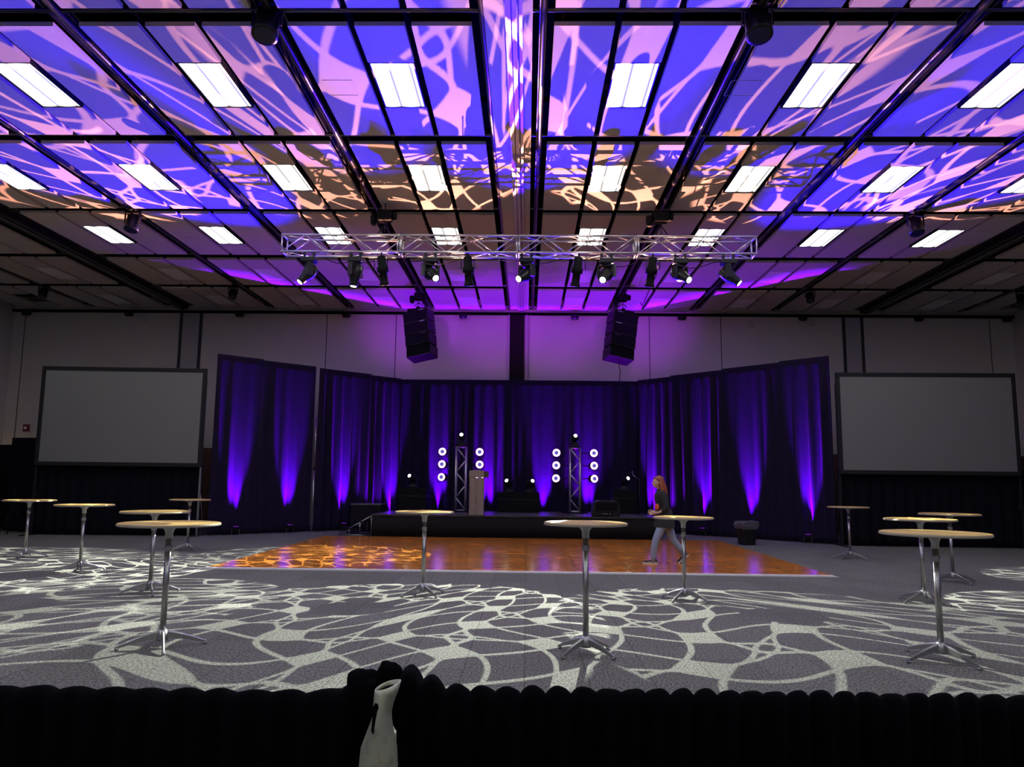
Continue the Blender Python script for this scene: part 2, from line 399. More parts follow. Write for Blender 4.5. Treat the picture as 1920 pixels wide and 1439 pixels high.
# the centre strip
pn.box((X0 - .36, YB, CE + .02), (X0 + .25, WALL_Y - .17, CE + .08))
struct(pn.build('ceiling', 'ceil'))
t = MB()
for x, ww in ((X0 - .06, .035), (X0 + .02, .03), (X0 + .10, .02)): t.box((x - ww, YB, CE - .03), (x + ww, WALL_Y - .2, CE + .019))
struct(t.build('ceiling_trim_1', 'rail'))
# black channels between the bays, with a glossy pipe in each
chn = MB(); pip = MB()
def lchan(x, wd):
    chn.box((x - wd / 2, YB, CE + .10), (x - wd / 2 + .02, WALL_Y - .2, CE + .41)); chn.box((x + wd / 2 - .02, YB, CE + .10), (x + wd / 2, WALL_Y - .2, CE + .41))
for s in (-1, 1):
    for k in (1, 2, 3, 5):
        x = X0 + s * (CB + k * BW + (k - .5) * BG + (BIG - BG if k > 4 else 0))
        pip.tube((x, YB, CE + .08), (x, WALL_Y - .2, CE + .08), .055, n=12)
        lchan(x, BG - .02)
    x = X0 + s * (CB - .14); pip.tube((x, YB, CE + .06), (x, WALL_Y - .2, CE + .06), .05, n=10)
    chn.box((X0 + s * (CB - .12), YB, CE + .03), (X0 + s * (CB - .19), WALL_Y - .2, CE + .3))
for (a, b_), (c_, d_) in zip(ROWS, ROWS[1:] + [(25.2, 25.3)]):
    y = (b_ + c_) / 2
    pip.tube((XL + .05, y, CE + .10), (XR - .05, y, CE + .10), .035, n=8)
struct(pip.build('ceiling_trim_2', 'pipe')); struct(chn.build('ceiling_trim_3', 'black'))
# wide partition tracks
t = MB(); t2 = MB()
for s in (-1, 1):
    x = X0 + s * (CB + 4 * BW + 3 * BG + BIG / 2)
    t.box((x - .48, YB, CE + .10), (x + .48, WALL_Y - .2, CE + .16)); t.box((x - .17, YB, CE - .02), (x + .17, WALL_Y - .2, CE + .10))
    t2.box((x - .035, YB, CE - .05), (x + .035, WALL_Y - .2, CE - .021))
struct(t.build('ceiling_trim_4', 'black')); struct(t2.build('ceiling_trim_5', 'pipe'))

# light fixtures
ROWN = {0: 'backmost row', 1: 'second row from the back', 2: 'row behind the camera', 3: 'row above the camera', 4: 'front row', 5: 'second row', 6: 'third row', 7: 'fourth row', 8: 'rearmost row'}
BAYN = {1: 'first', 2: 'second', 3: 'third', 4: 'fourth', 5: 'fifth', 6: 'sixth'}
def fixture(lit):
    t = thing('ceiling_light', '', 'ceiling light')
    f = MB(); a, b_ = .315, .645
    for q in (((-a, -b_, 0), (a, -b_ + .025, .07)), ((-a, b_ - .025, 0), (a, b_, .07)), ((-a, -b_, 0), (-a + .02, b_, .07)), ((a - .02, -b_, 0), (a, b_, .07))): f.box(*q)
    f.box((-a, -b_, .07), (a, b_, .09)); f.build('frame', 'black' if lit else 'ceil', t)
    MB().box((-a + .021, -b_ + .026, .012), (a - .021, b_ - .026, .03)).build('diffuser', 'lit' if lit else 'lit_off', t)
    return t
fx = {True: fixture(True), False: fixture(False)}; used = {True: False, False: False}
for r in range(9):
    for s, k, x0, x1 in BAYS:
        if k == 6 or (r < 4 and k > 4) or (r == 4 and k > 3) or (r == 5 and k > 4) or (r == 6 and k > 5): continue
        if r == 6 and k == 5 and s > 0: continue
        lit = r < 7
        xm = X0 + s * (CB + (k - 1) * (BW + BG) + (BIG - BG if k > 4 else 0) + BW / 2)
        loc = (xm, ROWS[r][0] + .86 + .65, CE)
        lab = f"{'glowing white' if lit else 'unlit pale'} ceiling light panel, {ROWN[r]}, {BAYN[k]} bay {'left' if s < 0 else 'right'} of centre track"
        g = 'lit ceiling light panels' if lit else 'unlit ceiling light panels'
        if not used[lit]:
            used[lit] = True; o = fx[lit]; o.location = loc; o['label'] = lab; o['group'] = g
        else: dup(fx[lit], loc, 0, lab, g)
# square air vents in the ceiling panels
vp = None
for (x, y, lab) in [(-2.8, 10.6, 'square vent in front row left of centre track'), (2.50 + .62, 10.6, 'square vent in front row right of centre track'), (-8.16, 17.5, 'square vent in third row far left'),
                    (8.0, 17.5, 'square vent in third row far right'), (-5.4, 20.9, 'square vent in fourth row left'), (.75, 20.9, 'square vent in fourth row beside centre track'), (-2.75, 24.2, 'square vent in last row left of centre track'), (3.15, 24.2, 'square vent in last row right of centre track')]:
    t = MB(); 
    for k in range(1):
        a = .22
        for q in (((-a, -a), (a, -a + .008)), ((-a, a - .008), (a, a)), ((-a, -a), (-a + .008, a)), ((a - .008, -a), (a, a))): t.box((*q[0], -.004), (*q[1], 0))
    o = t.build('ceiling_vent', 'ceil', loc=(x, y, CE)); tag(o, lab, 'vent', 'ceiling vents')

# small things on the back wall
def wallspot(x, z, lab):
    t = MB(); t.box((-.09, -.05, .05), (.09, 0, .10)); t.tube((-.11, -.12, 0), (.11, -.12, 0), .085, n=14); t.box((-.13, -.18, -.03), (-.11, -.04, .07)); t.box((.11, -.18, -.03), (.13, -.04, .07))
    o = t.build('spotlight', 'cast', loc=(x, WALL_Y - .17, z)); tag(o, lab, 'spotlight', 'small spotlights along the head of the back wall')
for x, lab in ((-17.1, 'black spotlight at the left corner of the back wall'), (-13.56, 'black spotlight above the left projection screen'), (-9.77, 'black spotlight above the left end of the drapes'),
               (-6.13, 'black spotlight on wall left of the left hanging speaker'), (-2.17, 'black spotlight on wall between left speaker and centre post'), (1.59, 'black spotlight on wall between centre post and right speaker'),
               (5.17, 'black spotlight on wall right of the right hanging speaker'), (9.21, 'black spotlight on wall above the right end of the drapes'), (13.05, 'black spotlight above the right projection screen'), (15.95, 'black spotlight at the right corner of the back wall')):
    wallspot(x, 7.06, lab)
for x, z, lab in ((-13.2, 6.93, 'small pale sensor box high on wall above left screen'), (7.56, 6.93, 'small pale sensor box on wall above right drapes'), (9.66, 6.98, 'small pale sensor box near right grey wall post')):
    o = MB().box((-.09, -.05, -.11), (.09, 0, .11), bev=.01).build('sensor_box', 'whitebox', loc=(x, WALL_Y - .002, z)); tag(o, lab, 'sensor', 'pale boxes on the back wall')
o = thing('fire_alarm', 'small red fire alarm on wall left of left screen', 'alarm', (-16.9, WALL_Y - .002, 3.16))
MB().box((-.11, -.05, -.12), (.11, 0, .12), bev=.01).build('alarm_body', 'red', o); MB().box((-.06, -.07, -.04), (.02, -.05, .04), bev=.005).build('alarm_strobe', 'white', o)
o = thing('wall_lamp', 'warm yellow lit wall lamp at the left edge', 'lamp', (XL + .04, 25.25, 2.1))
MB().box((0, -.14, -.24), (.09, .14, .24), bev=.02).build('lamp_shade', 'sconce', o); MB().box((0, -.16, -.30), (.10, .16, -.25)).build('bracket', 'steel', o)
o = MB().box((0, -.06, -.09), (.02, .06, .09), bev=.005).build('wall_switch', 'whitebox', loc=(XL + .04, 25.3, 1.45)); tag(o, 'small white switch plate below the yellow wall lamp', 'switch')

# ------------------------------------------------------------------ dance floor and stage
DX0, DX1, DY0, DY1 = -5.45, 5.18, 13.30, 20.95
o = thing('dance_floor', 'glossy orange brown parquet dance floor before the stage', 'dance floor')
MB().box((DX0, DY0, .002), (DX1, DY1, .025)).build('parquet', 'parquet', o)
MB().prism([(DX0 - .09, .001), (DX1 + .09, .001), (DX1 + .07, .008), (DX1, .027), (DX0, .027), (DX0 - .07, .008)], DY0 - .09, DY0 - .001).build('edge_strip', 'white', o)['label'] = 'white front edge strip'
o = thing('stage', 'low black skirted stage in front of the purple drapes', 'stage')
SX0, SX1, SY0, SY1, SZ = -4.2, 3.62, 21.1, 24.4, .61
MB().box((SX0, SY0, SZ - .05), (SX1, SY1, SZ)).build('deck', 'stagetop', o)
t = MB(); n = 260
def ruffled(t, a, b_, z0, z1, nn, amp, per):
    a, b_ = Vector(a), Vector(b_); d = (b_ - a); ln = d.length; d.normalize(); nr = Vector((d.y, -d.x, 0))
    prev = None
    for i in range(nn + 1):
        s_ = ln * i / nn; q = a + d * s_ + nr * (amp * math.sin(2 * PI * s_ / per) + amp)
        p = [t.v((q.x, q.y, z0)), t.v((q.x, q.y, z1))]
        if prev: t.face([prev[0], p[0], p[1], prev[1]], 0, True)
        prev = p
ruffled(t, (SX0, SY0, 0), (SX1, SY0, 0), .004, SZ - .04, 300, .012, .55); ruffled(t, (SX1 + .0, SY0, 0), (SX1 + .0, SY1, 0), .004, SZ - .04, 80, .012, .5); ruffled(t, (SX0, SY1, 0), (SX0, SY0, 0), .004, SZ - .04, 80, .012, .5)
sk = t.build('skirt', 'skirt', o, recalc=False); sk.modifiers.new('thick', 'SOLIDIFY').thickness = .006
MB().box((SX0 - .03, SY0 - .03, SZ - .03), (SX1 + .03, SY0 - .001, SZ + .004)).build('edge_strip', 'pipe', o)
# steps at the left end of the stage
o = thing('stage_steps', 'metal frame steps at the left end of the stage', 'steps', (-4.72, 22.0, 0))
for k, (xx, z) in enumerate(((-.32, .2), (-.02, .4), (.28, .58))):
    MB().box((xx - .15, -.5, z - .03), (xx + .15, .5, z)).build('tread', 'castm', o)
for y in (-.48, .48):
    f = MB(); f.path([(-.5, y, .02), (.42, y, .55), (.42, y, .02), (-.5, y, .02)], .016, mi=0); f.tube((-.2, y, .02), (-.2, y, .2), .014); f.tube((.1, y, .02), (.1, y, .37), .014)
    f.build('side_frame', 'steel', o)
o = thing('side_platform', 'small dark raised platform left behind the steps', 'platform', (-4.75, 23.3, 0))
MB().box((-.45, -.45, .80), (.45, .45, .84)).build('deck', 'stagetop', o); MB().box((-.43, -.43, 0), (.43, .43, .8)).build('skirt', 'skirt', o)

# ------------------------------------------------------------------ drapes
def drape(name, a, b_, z0, z1, label, cat='drape', seed=0, amp=.055, per=.34, mtl='velvet', group=None, swag=.35, nz=26, top_band=.12, flare=0, topwave=0, thick=.012, dens=22, split=None):
    rnd = random.Random(seed)
    a, b_ = Vector((*a, 0)), Vector((*b_, 0)); d = b_ - a; ln = d.length; d.normalize(); nr = Vector((d.y, -d.x, 0))
    nn = int(ln * dens) + 2
    ph = [rnd.uniform(0, 6.28) for _ in range(6)]
    t = MB(); rows = []
    for j in range(nz + 1):
        tz = j / nz; z = z0 + (z1 - z0) * tz
        row = []
        for i in range(nn + 1):
            s_ = ln * i / nn
            loose = (1 - tz)
            env = .35 + .65 * (.5 + .5 * math.sin(s_ * 1.25 + ph[0] + .3 * math.sin(s_ * 2.3 + ph[1])))
            gather = amp * env * (.35 + 1.0 * min(1, loose * 2.2 + .15))
            lean = swag * loose * math.sin(s_ * 1.1 + ph[2])
            f = math.sin(2 * PI * (s_ + .16 * lean) / per + 1.1 * math.sin(s_ * 1.9 + ph[3])) + .35 * math.sin(2 * PI * s_ / (per * .47) + ph[4] + lean * 2) * (1 - tz * .4)
            f2 = .45 * math.sin(2 * PI * s_ / (per * 2.7) + ph[5] + lean) * loose
            off = gather * (f + f2) * (1 if tz < .97 else .5) + flare * loose
            if top_band and tz > 1 - top_band / (z1 - z0): off = .018 * math.sin(2 * PI * s_ / .07)
            zz = z + (topwave * math.sin(2 * PI * s_ / per * 2 + ph[1]) if j == nz else 0)
            e_ = max(0, min(1, s_ / .12, (ln - s_) / .12)); off *= e_ * e_ * (3 - 2 * e_)
            q = a + d * s_ + nr * off
            row.append(t.v((q.x, q.y, zz)))
        rows.append(row)
    for A, B in zip(rows, rows[1:]):
        for i in range(nn): t.face([A[i], A[i + 1], B[i + 1], B[i]], 0, True)
    o = t.build(name, mtl, recalc=False)
    o.modifiers.new('thick', 'SOLIDIFY').thickness = thick
    tag(o, label, cat, group)
    return o
GD = 'tall velour drapes around the stage'
def LP(t): return (-8.6 + 4.5 * t, 20.8 + 4.3 * t)
def RP(t): return (8.1 - 4.5 * t, 20.4 + 4.7 * t)

WN = [(LP(0), LP(.215), 'tall purple lit drape at the outer end beside left screen'), (LP(.2155), LP(.485), 'purple streaked drape just left of the gap with silver pole'), (LP(.505), LP(.80), 'purple lit drape just right of the silver gap pole'), (LP(.8005), LP(.985), 'narrow dark drape in the left corner behind stage')]
BK = [((-4.32, 25.16), (-2.15, 25.1), 'back drape with blue stripe left of the left truss tower'), ((-2.148, 25.1), (-.25, 25.1), 'back drape behind the lectern and left truss tower'), ((-.248, 25.1), (1.45, 25.1), 'back drape between the two truss towers'), ((1.452, 25.1), (3.86, 25.16), 'back drape right of the right truss tower')]
RN = [(RP(.99), RP(.79), 'purple streaked drape in the right corner behind the walking person'), (RP(.7895), RP(.50), 'purple striped drape left of the bin on the right wing'), (RP(.4995), RP(.22), 'dark drape with purple glow right above the bin'), (RP(.2195), RP(0), 'tall purple lit drape at the outer end beside right screen')]
for k, (a, b_, lab) in enumerate(WN): drape('drape', a, b_, .03, 4.98 - .03 * k, lab, seed=11 + k, group=GD)
for k, (a, b_, lab) in enumerate(BK): drape('drape', a, b_, .03, 4.88, lab, seed=31 + k, group=GD)
for k, (a, b_, lab) in enumerate(RN): drape('drape', a, b_, .03, 4.90 + .03 * k, lab, seed=51 + k, group=GD)
# pipes that carry them
def upright(x, y, h, lab, g='silver uprights of the drape frames', plate=True, r=.022):
    t = thing('drape_upright', lab, 'pole', (x, y, 0), group=g)
    p = MB(); p.tube((0, 0, .012), (0, 0, h * .55), r + .004, n=12); p.tube((0, 0, h * .55), (0, 0, h), r, n=12); p.build('pole', 'steel', t)
    p = MB(); p.tube((0, 0, h * .55 - .05), (0, 0, h * .55 + .03), r + .009, n=12); p.build('collar', 'castm', t)
    MB().box((-.28, -.28, 0), (.28, .28, .012)).build('base_plate', 'steel', t)
    return t
q = LP(.497); upright(q[0] + .0, q[1] - .0, 3.4, 'silver pole in the gap between two left drapes')

# ------------------------------------------------------------------ uplights on the floor
def make_uplight(lab):
    t = thing('uplight', lab, 'uplight', group='uplights at the feet of the drapes')
    b_ = MB(); b_.lathe([(0, .07), (.03, .085), (.12, .085), (.15, .06)], (0, 0, .08)); b_.build('housing', 'castm', t)
    MB().lathe([(0, .075), (.006, .075)], (0, 0, .232 - .0)).build('lens', 'uplens', t)
    y = MB(); y.box((-.11, -.02, .0), (.11, .02, .012)); y.box((-.11, -.02, .01), (-.1, .02, .17)); y.box((.1, -.02, .01), (.11, .02, .17)); y.build('yoke', 'steel', t)
    return t

UN = ['uplight at the foot of the outermost left drape', 'uplight left of the silver gap pole', 'uplight right of the silver gap pole', 'uplight in the left corner behind the steps',
      'uplight behind the stage left of left tower', 'uplight behind the lectern', 'uplight behind the stage left of right tower', 'uplight behind the stage right of right tower',
      'uplight at the foot of the outermost right drape', 'uplight behind the waste bin', 'uplight right of the walking person', 'uplight in the right corner behind the person']
u0 = make_uplight(UN[0])
for k, (p, n) in enumerate(UPL):
    if k == 0: u0.location = p
    else: dup(u0, p, math.atan2(n.y, n.x) - PI / 2, UN[k])

# ------------------------------------------------------------------ projection screens
def screen(a, b_, zb, zt, lab, lab2, seed, legm=('frame', 'frame')):
    a, b_ = Vector((*a, 0)), Vector((*b_, 0)); d = (b_ - a); ln = d.length; ang = math.atan2(d.y, d.x)
    t = thing('projection_screen', lab, 'screen', (*a.xy, 0), ang)
    MB().box((.09, -.012, zb + .09), (ln - .09, .0, zt - .09)).build('screen_fabric', 'screen', t)
    f = MB(); e = .105
    for q in (((0, zb), (ln, zb + e)), ((0, zt - e), (ln, zt)), ((0, zb + e), (e, zt - e)), ((ln - e, zb + e), (ln, zt - e))): f.box((q[0][0], -.03, q[0][1]), (q[1][0], .03, q[1][1]))
    f.build('frame', 'frame', t, bevel=.008)
    for x, lm in zip((.03, ln - .03), legm):
        g = MB(); g.box((x - .025, .035, .02), (x + .025, .085, zt - .3)); g.box((x - .02, -.45, .0), (x + .02, .55, .03)); g.tube((x, .5, .03), (x, .07, 1.3), .016)
        g.build('leg', lm, t)
    ux = Vector((math.cos(ang), math.sin(ang)))
    nrm = Vector((-math.sin(ang), math.cos(ang))) * .17
    p0 = a.xy + nrm + ux * .02; p1 = b_.xy + nrm - ux * .02
    drape('screen_skirt', p0, p1, .02, zb + .1, lab2, 'skirt', seed=seed, amp=.035, per=.3, mtl='blackcloth', swag=.1, nz=10, top_band=0)
screen((-13.10, 20.2), (-8.72, 20.45), 1.83, 4.50, 'large grey projection screen in dark frame left of stage', 'black pleated skirt under the left screen', 71, ('frame', 'steel'))
screen((8.02, 19.85), (12.58, 19.75), 1.82, 4.45, 'large grey projection screen in dark frame right of stage', 'black pleated skirt under the right screen', 72)
drape('side_drape', (-13.6, 21.6), (-16.4, 22.6), .02, 2.45, 'dark brown drape left of the left screen', seed=81, amp=.03, mtl='blackcloth', top_band=0)
drape('side_drape', (-13.15, 21.2), (-14.6, 21.45), .02, 2.62, 'short black drape directly beside the left screen', seed=82, amp=.03, mtl='blackcloth', top_band=0)
drape('side_drape', (12.75, 20.4), (15.8, 20.9), .02, 2.0, 'black drape right of the right screen', seed=83, amp=.03, mtl='blackcloth', top_band=0)
# stand at the far left
o = thing('tripod_stand', 'thin dark tripod stand at the far left by the drape', 'stand', (-13.35, 19.9, 0))
MB().tube((0, 0, .5), (0, 0, 1.3), .014).build('pole', 'castm', o)
for k in range(3):
    a = k * 2 * PI / 3 + .3; MB().tube((0, 0, .75), (.4 * math.cos(a), .4 * math.sin(a), .015), .012).build('leg', 'castm', o)

# ------------------------------------------------------------------ truss helper (box truss along x, local origin at centre)
def box_truss(t, ln, w_, r=.024, seg=.5, rd=.011):
    h = w_ / 2
    cs = [(-h, -h), (h, -h), (h, h), (-h, h)]
    for y, z in cs: t.tube((0, y, z), (ln, y, z), r, n=10)
    for x in (.02, ln - .02):
        for (y0, z0), (y1, z1) in zip(cs, cs[1:] + cs[:1]): t.tube((x, y0, z0), (x, y1, z1), .016, n=8)
    n_ = max(2, round(ln / seg)); st = (ln - .04) / n_
    for (p, q) in ((0, 3), (1, 2), (0, 1), (3, 2)):
        for k in range(n_):
            A, B = (cs[p], cs[q]) if k % 2 == 0 else (cs[q], cs[p])
            t.tube((.02 + k * st, *A), (.02 + (k + 1) * st, *B), rd, n=6)
TY, TZ, TW = 15.52, 6.43, .36
tr = thing('lighting_truss', 'long silver box truss hung from the ceiling across the room', 'truss')
for k in range(4):
    t = MB(); t.T = Matrix.Translation((-5.16 + k * 2.475, TY, TZ)); box_truss(t, 2.465, TW, seg=.49)
    t.build('truss_section', 'alu', tr)

# ------------------------------------------------------------------ moving heads
def moving_head(base, aim, lab, group, hang=True, s=1.0, lit=True):
    """base: centre of the base plate where it is clamped or stands; aim: world point the lens looks at"""
    base = Vector(base); t = thing('moving_head_light', lab, 'stage light', base, group=group)
    sg = -1 if hang else 1
    d0 = Vector(aim) - base; pan = math.atan2(d0.x, d0.y)      # rotate so +y local looks at the aim
    R = Matrix.Rotation(-pan, 4, 'Z')
    g = MB(); g.T = Matrix.Scale(s, 4)
    g.box((-.15, -.11, 0), (.15, .11, sg * .10), bev=.012)
    if hang:
        for x in (-.1, .1): g.box((x - .02, -.02, 0), (x + .02, .02, .06)); g.tube((x, -.03, .075), (x, .03, .075), .035, n=10)
    g.build('base', 'cast', t)
    y = MB(); y.T = R @ Matrix.Scale(s, 4)
    y.lathe([(0, .09), (.03, .09)], (0, 0, sg * .10), (0, 0, sg))
    y.box((-.19, -.06, sg * .13), (.19, .06, sg * .17), bev=.01)
    for x in (-.19, .15): y.prism([(x, sg * .15), (x + .04, sg * .15), (x + .04, sg * .40), (x, sg * .40)], -.055, .055)
    y.build('yoke', 'cast', t)
    piv = Vector((0, 0, sg * .33))
    hor = math.hypot(d0.x, d0.y); el = math.atan2(d0.z - sg * .33 * s, hor)
    dl = Vector((0, math.cos(el), math.sin(el)))
    hd = MB(); hd.T = R @ Matrix.Scale(s, 4)
    hd.lathe([(-.20, .07), (-.18, .115), (-.02, .135), (.05, .13), (.13, .10), (.22, .085), (.27, .088), (.272, .07)], piv, dl, n=20)
    hb = hd.build('head', 'cast', t)
    ln = MB(); ln.T = R @ Matrix.Scale(s, 4)
    ln.lathe([(.262, .066), (.280, .060), (.288, .03)], piv, dl, n=20); le = ln.build('lens', 'lens' if lit else 'lensoff', t)
    return t
HX = [(-4.55, 'leftmost moving head under the truss, lens turned left'), (-3.58, 'second moving head from the left under the truss'), (-2.02, 'moving head under truss with lens facing the camera, left of centre'), (-.03, 'moving head under the middle of the truss beside centre track'),
      (1.62, 'moving head under truss with lens turned left, right of centre'), (3.13, 'second moving head from the right under the truss'), (4.12, 'rightmost moving head under the truss, lens turned right')]
for (x, lab), (p, a, *_) in zip(HX, TRUSS_HEADS):
    moving_head((x, TY - TW / 2, TZ - TW / 2 - .137), a, lab, 'moving heads under the truss')
def profile(x, lab, tilt):
    t = thing('profile_spotlight', lab, 'stage light', (x, TY - TW / 2, TZ - TW / 2 - .022), group='narrow spotlights under the truss')
    MB().tube((0, 0, -.0), (0, 0, -.16), .018).build('clamp', 'castm', t)
    d = Vector((tilt, .25, -1)).normalized()
    b_ = MB(); b_.lathe([(0, .05), (.02, .085), (.22, .09), (.25, .12), (.34, .12), (.36, .08), (.56, .085), (.58, .10), (.62, .10)], (0, 0, -.06), d, n=18); b_.build('barrel', 'castm', t)
    y = MB(); y.box((-.13, -.015, -.16), (.13, .015, -.145)); y.box((-.14, -.015, -.34), (-.125, .015, -.145)); y.box((.125, -.015, -.34), (.14, .015, -.145)); y.build('yoke', 'castm', t)
profile(-3.05, 'narrow black spotlight under truss beside the left chain hoist', .10)
profile(-1.25, 'narrow black spotlight under truss left of centre', .04)
profile(1.05, 'narrow black spotlight under truss right of centre', -.12)
profile(2.58, 'narrow black spotlight under truss beside the right chain hoist', -.10)
# chain hoists holding the truss
def hoist(x, y, ztop, zbot, lab, sc=1):
    t = thing('chain_hoist', lab, 'hoist', (x, y, 0), group='black chain hoists')
    zc = ztop - .26
    b_ = MB(); b_.box((-.15 * sc, -.13, zc - .12), (.15 * sc, .13, zc + .10), bev=.03); b_.lathe([(0, .09), (.10, .08)], (.15 * sc, 0, zc), (1, 0, 0)); b_.build('motor', 'castm', t)
    MB().tube((0, 0, zc + .1), (0, 0, ztop), .012).build('hook_chain', 'cast', t)
    MB().tube((.0, 0, zbot + .002), (.0, 0, zc - .12), .010).build('chain', 'cast', t)
    g = MB(); g.lathe([(0, .05), (.05, .075), (.20, .08), (.22, .06)], (-.23 * sc, .02, zc - .20)); g.build('chain_bag', 'castm', t)
    s_ = MB(); s_.path([(-.13, 0, zbot + .014), (0, 0, zbot + (zc - .14 - zbot) * .8), (.13, 0, zbot + .014)], .011); s_.build('sling', 'castm', t)
for x, side in ((-3.0, 'left'), (2.75, 'right')):
    hoist(x, TY - TW / 2, CE - .005, TZ + TW / 2 + .026, f'black chain hoist above the {side} part of the truss')
for x, side in ((-3.28, 'left'), (2.85, 'right')):
    hoist(x, 22.45, CE + .02, 6.725, f'black chain hoist above the {side} hanging speaker', .9)
# cable swags under the truss
for k, (xa, xb, sagg) in enumerate(((-4.4, -3.1, .16), (-2.9, -1.3, .14), (-.9, .9, .12), (1.2, 2.6, .15), (2.8, 4.3, .17))):
    t = MB(); pts = []
    for i in range(13):
        u = i / 12; pts.append((xa + (xb - xa) * u, TY + TW / 2 + .034, TZ - TW / 2 + .01 - sagg * 4 * u * (1 - u) * (1 + .3 * math.sin(9 * u + k))))
    t.path(pts, .008, 6); o = t.build('power_cable', 'castm')
    tag(o, ['black cable sagging below the left end of the truss', 'black cable sagging below truss left of centre', 'black cable sagging below the middle of the truss', 'black cable sagging below truss right of centre', 'black cable sagging below the right end of the truss'][k], 'cable', 'cables under the truss')
t = MB(); pts = [(3.30, 22.0, 6.80), (3.3, 21.6, 6.60), (3.15, 19.5, 6.5), (3.0, 17.5, 6.35), (2.8, 15.8, 6.28)]
t.path(pts, .012, 6); tag(t.build('speaker_cable', 'castm'), 'black cable running from right hanging speaker to truss', 'cable')

# fixtures hung on the ceiling pipes
def ceiling_can(x, y, lab, s=1.0):
    t = thing('ceiling_spotlight', lab, 'spotlight', (x, y, CE + .02 + (.2 if s > 1.2 else 0)), group='black spotlights on the ceiling pipes')
    MB().tube((0, 0, -.02), (0, 0, .08), .02).build('clamp', 'castm', t)
    y_ = MB(); y_.box((-.15 * s, -.02, -.05), (.15 * s, .02, -.02)); y_.box((-.16 * s, -.02, -.28 * s), (-.145 * s, .02, -.02)); y_.box((.145 * s, -.02, -.28 * s), (.16 * s, .02, -.02)); y_.build('yoke', 'castm', t)
    b_ = MB(); b_.lathe([(0, .06 * s), (.03, .12 * s), (.30 * s, .135 * s), (.33 * s, .135 * s), (.331 * s, .10 * s)], (0, .06, -.10 * s), (0, -.3, -1), n=18); b_.build('housing', 'cast', t)
ceiling_can(-8.6, 15.85, 'black spotlight on ceiling pipe, left of the truss', 1.1)
ceiling_can(8.25, 15.85, 'black spotlight on ceiling pipe, right of the truss', 1.1)
ceiling_can(-3.30, 8.86, 'large black spotlight on ceiling pipe at top left of centre', 1.21)
ceiling_can(2.82, 8.86, 'large black spotlight on ceiling pipe at top right of centre', 1.21)
ceiling_can(-14.7, 22.35, 'black spotlight on ceiling above the far left wall', .9)
ceiling_can(-8.9, 22.35, 'black spotlight on ceiling above the left screen edge', .9)
ceiling_can(8.4, 22.35, 'black spotlight on ceiling above the right drapes end', .9)
ceiling_can(14.6, 22.35, 'black spotlight on ceiling above the far right wall', .9)

# ------------------------------------------------------------------ hanging speakers (line arrays)
def line_array(x, y, ztop, lab, side):
    t = thing('hanging_speaker', lab, 'speaker', (x, y, ztop), group='hanging speaker columns')
    f = MB(); f.box((-.30, -.3, -.06), (.30, .25, 0), bev=.01); f.box((-.05, -.08, 0), (.05, .08, .10)); f.build('flying_frame', 'castm', t)
    t.rotation_euler.y = side * .12
    z = -.07; yy = 0; ang = .05
    w2, h = .40, .36
    for k in range(4):
        b_ = MB(); 
        Tm = Matrix.Translation((0, yy, z)) @ Matrix.Rotation(side * .05, 4, 'Y') @ Matrix.Rotation(side * .32, 4, 'Z') @ Matrix.Rotation(-ang, 4, 'X')
        b_.T = Tm
        b_.prism([(-w2, -.0), (w2, -.0), (w2, -h + .012), (-w2, -h + .012)], -.28, .22)
        bx = b_.build('speaker_cabinet', 'cast', t, bevel=.012)
        g = MB(); g.T = Tm; g.box((-w2 + .03, -.294, -h + .04), (w2 - .03, -.279, -.03)); g.build('grille', 'grille', bx)
        n_ = MB(); n_.T = Tm
        n_.box((w2 * .35 * -side, -.300, -.028), (w2 * .75 * -side, -.286, -.012)); n_.build('badge', 'silver', bx)
        z -= h * math.cos(ang); yy += math.sin(ang) * h * 1.0 * (1); ang += .07
line_array(-3.28, 22.4, 6.62, 'black hanging speaker column left of the stage centre', -1)
line_array(2.85, 22.4, 6.60, 'black hanging speaker column right of the stage centre', 1)
tag(MB().path([(2.72, 22.5, 5.08), (2.76, 22.5, 4.8), (2.74, 22.55, 4.45)], .01).build('hanging_cable', 'castm'), 'thin cable hanging below the right speaker column', 'cable')

# ------------------------------------------------------------------ stage towers with their lamps
def led_par(x, y, z, sd, yaw, lab, group, par=None):
    t = thing('led_par_light', lab, 'stage light', (x, y, z), group=group)
    d = Vector((math.sin(yaw), -math.cos(yaw), .02))
    b_ = MB(); b_.lathe([(-.20, .08), (-.16, .115), (0, .125), (.06, .13), (.062, .118)], (0, 0, 0), d, n=24); b_.build('housing', 'cast', t)
    r_ = MB(); r_.lathe([(.055, .115), (.068, .112)], (0, 0, 0), d, n=24); rg = r_.build('led_ring', 'ring', t)
    c_ = MB(); c_.lathe([(.060, .066), (.095, .058)], (0, 0, 0) if not yaw else (d.y * -.02 * 0, 0, 0), d, n=20); c_.build('centre_lens', 'ringc', t)
    y_ = MB(); y_.box((-.15, -.02, -.16), (.15, .02, -.145)); y_.box((-.155, -.02, -.16), (-.14, .02, .03)); y_.box((.14, -.02, -.16), (.155, .02, .03)); y_.build('yoke', 'castm', t)
    k = MB(); k.tube((-sd * .15, .0, 0), (-sd * .33, .0, 0), .016); k.build('clamp', 'castm', t)
    return t
TWY = 23.45
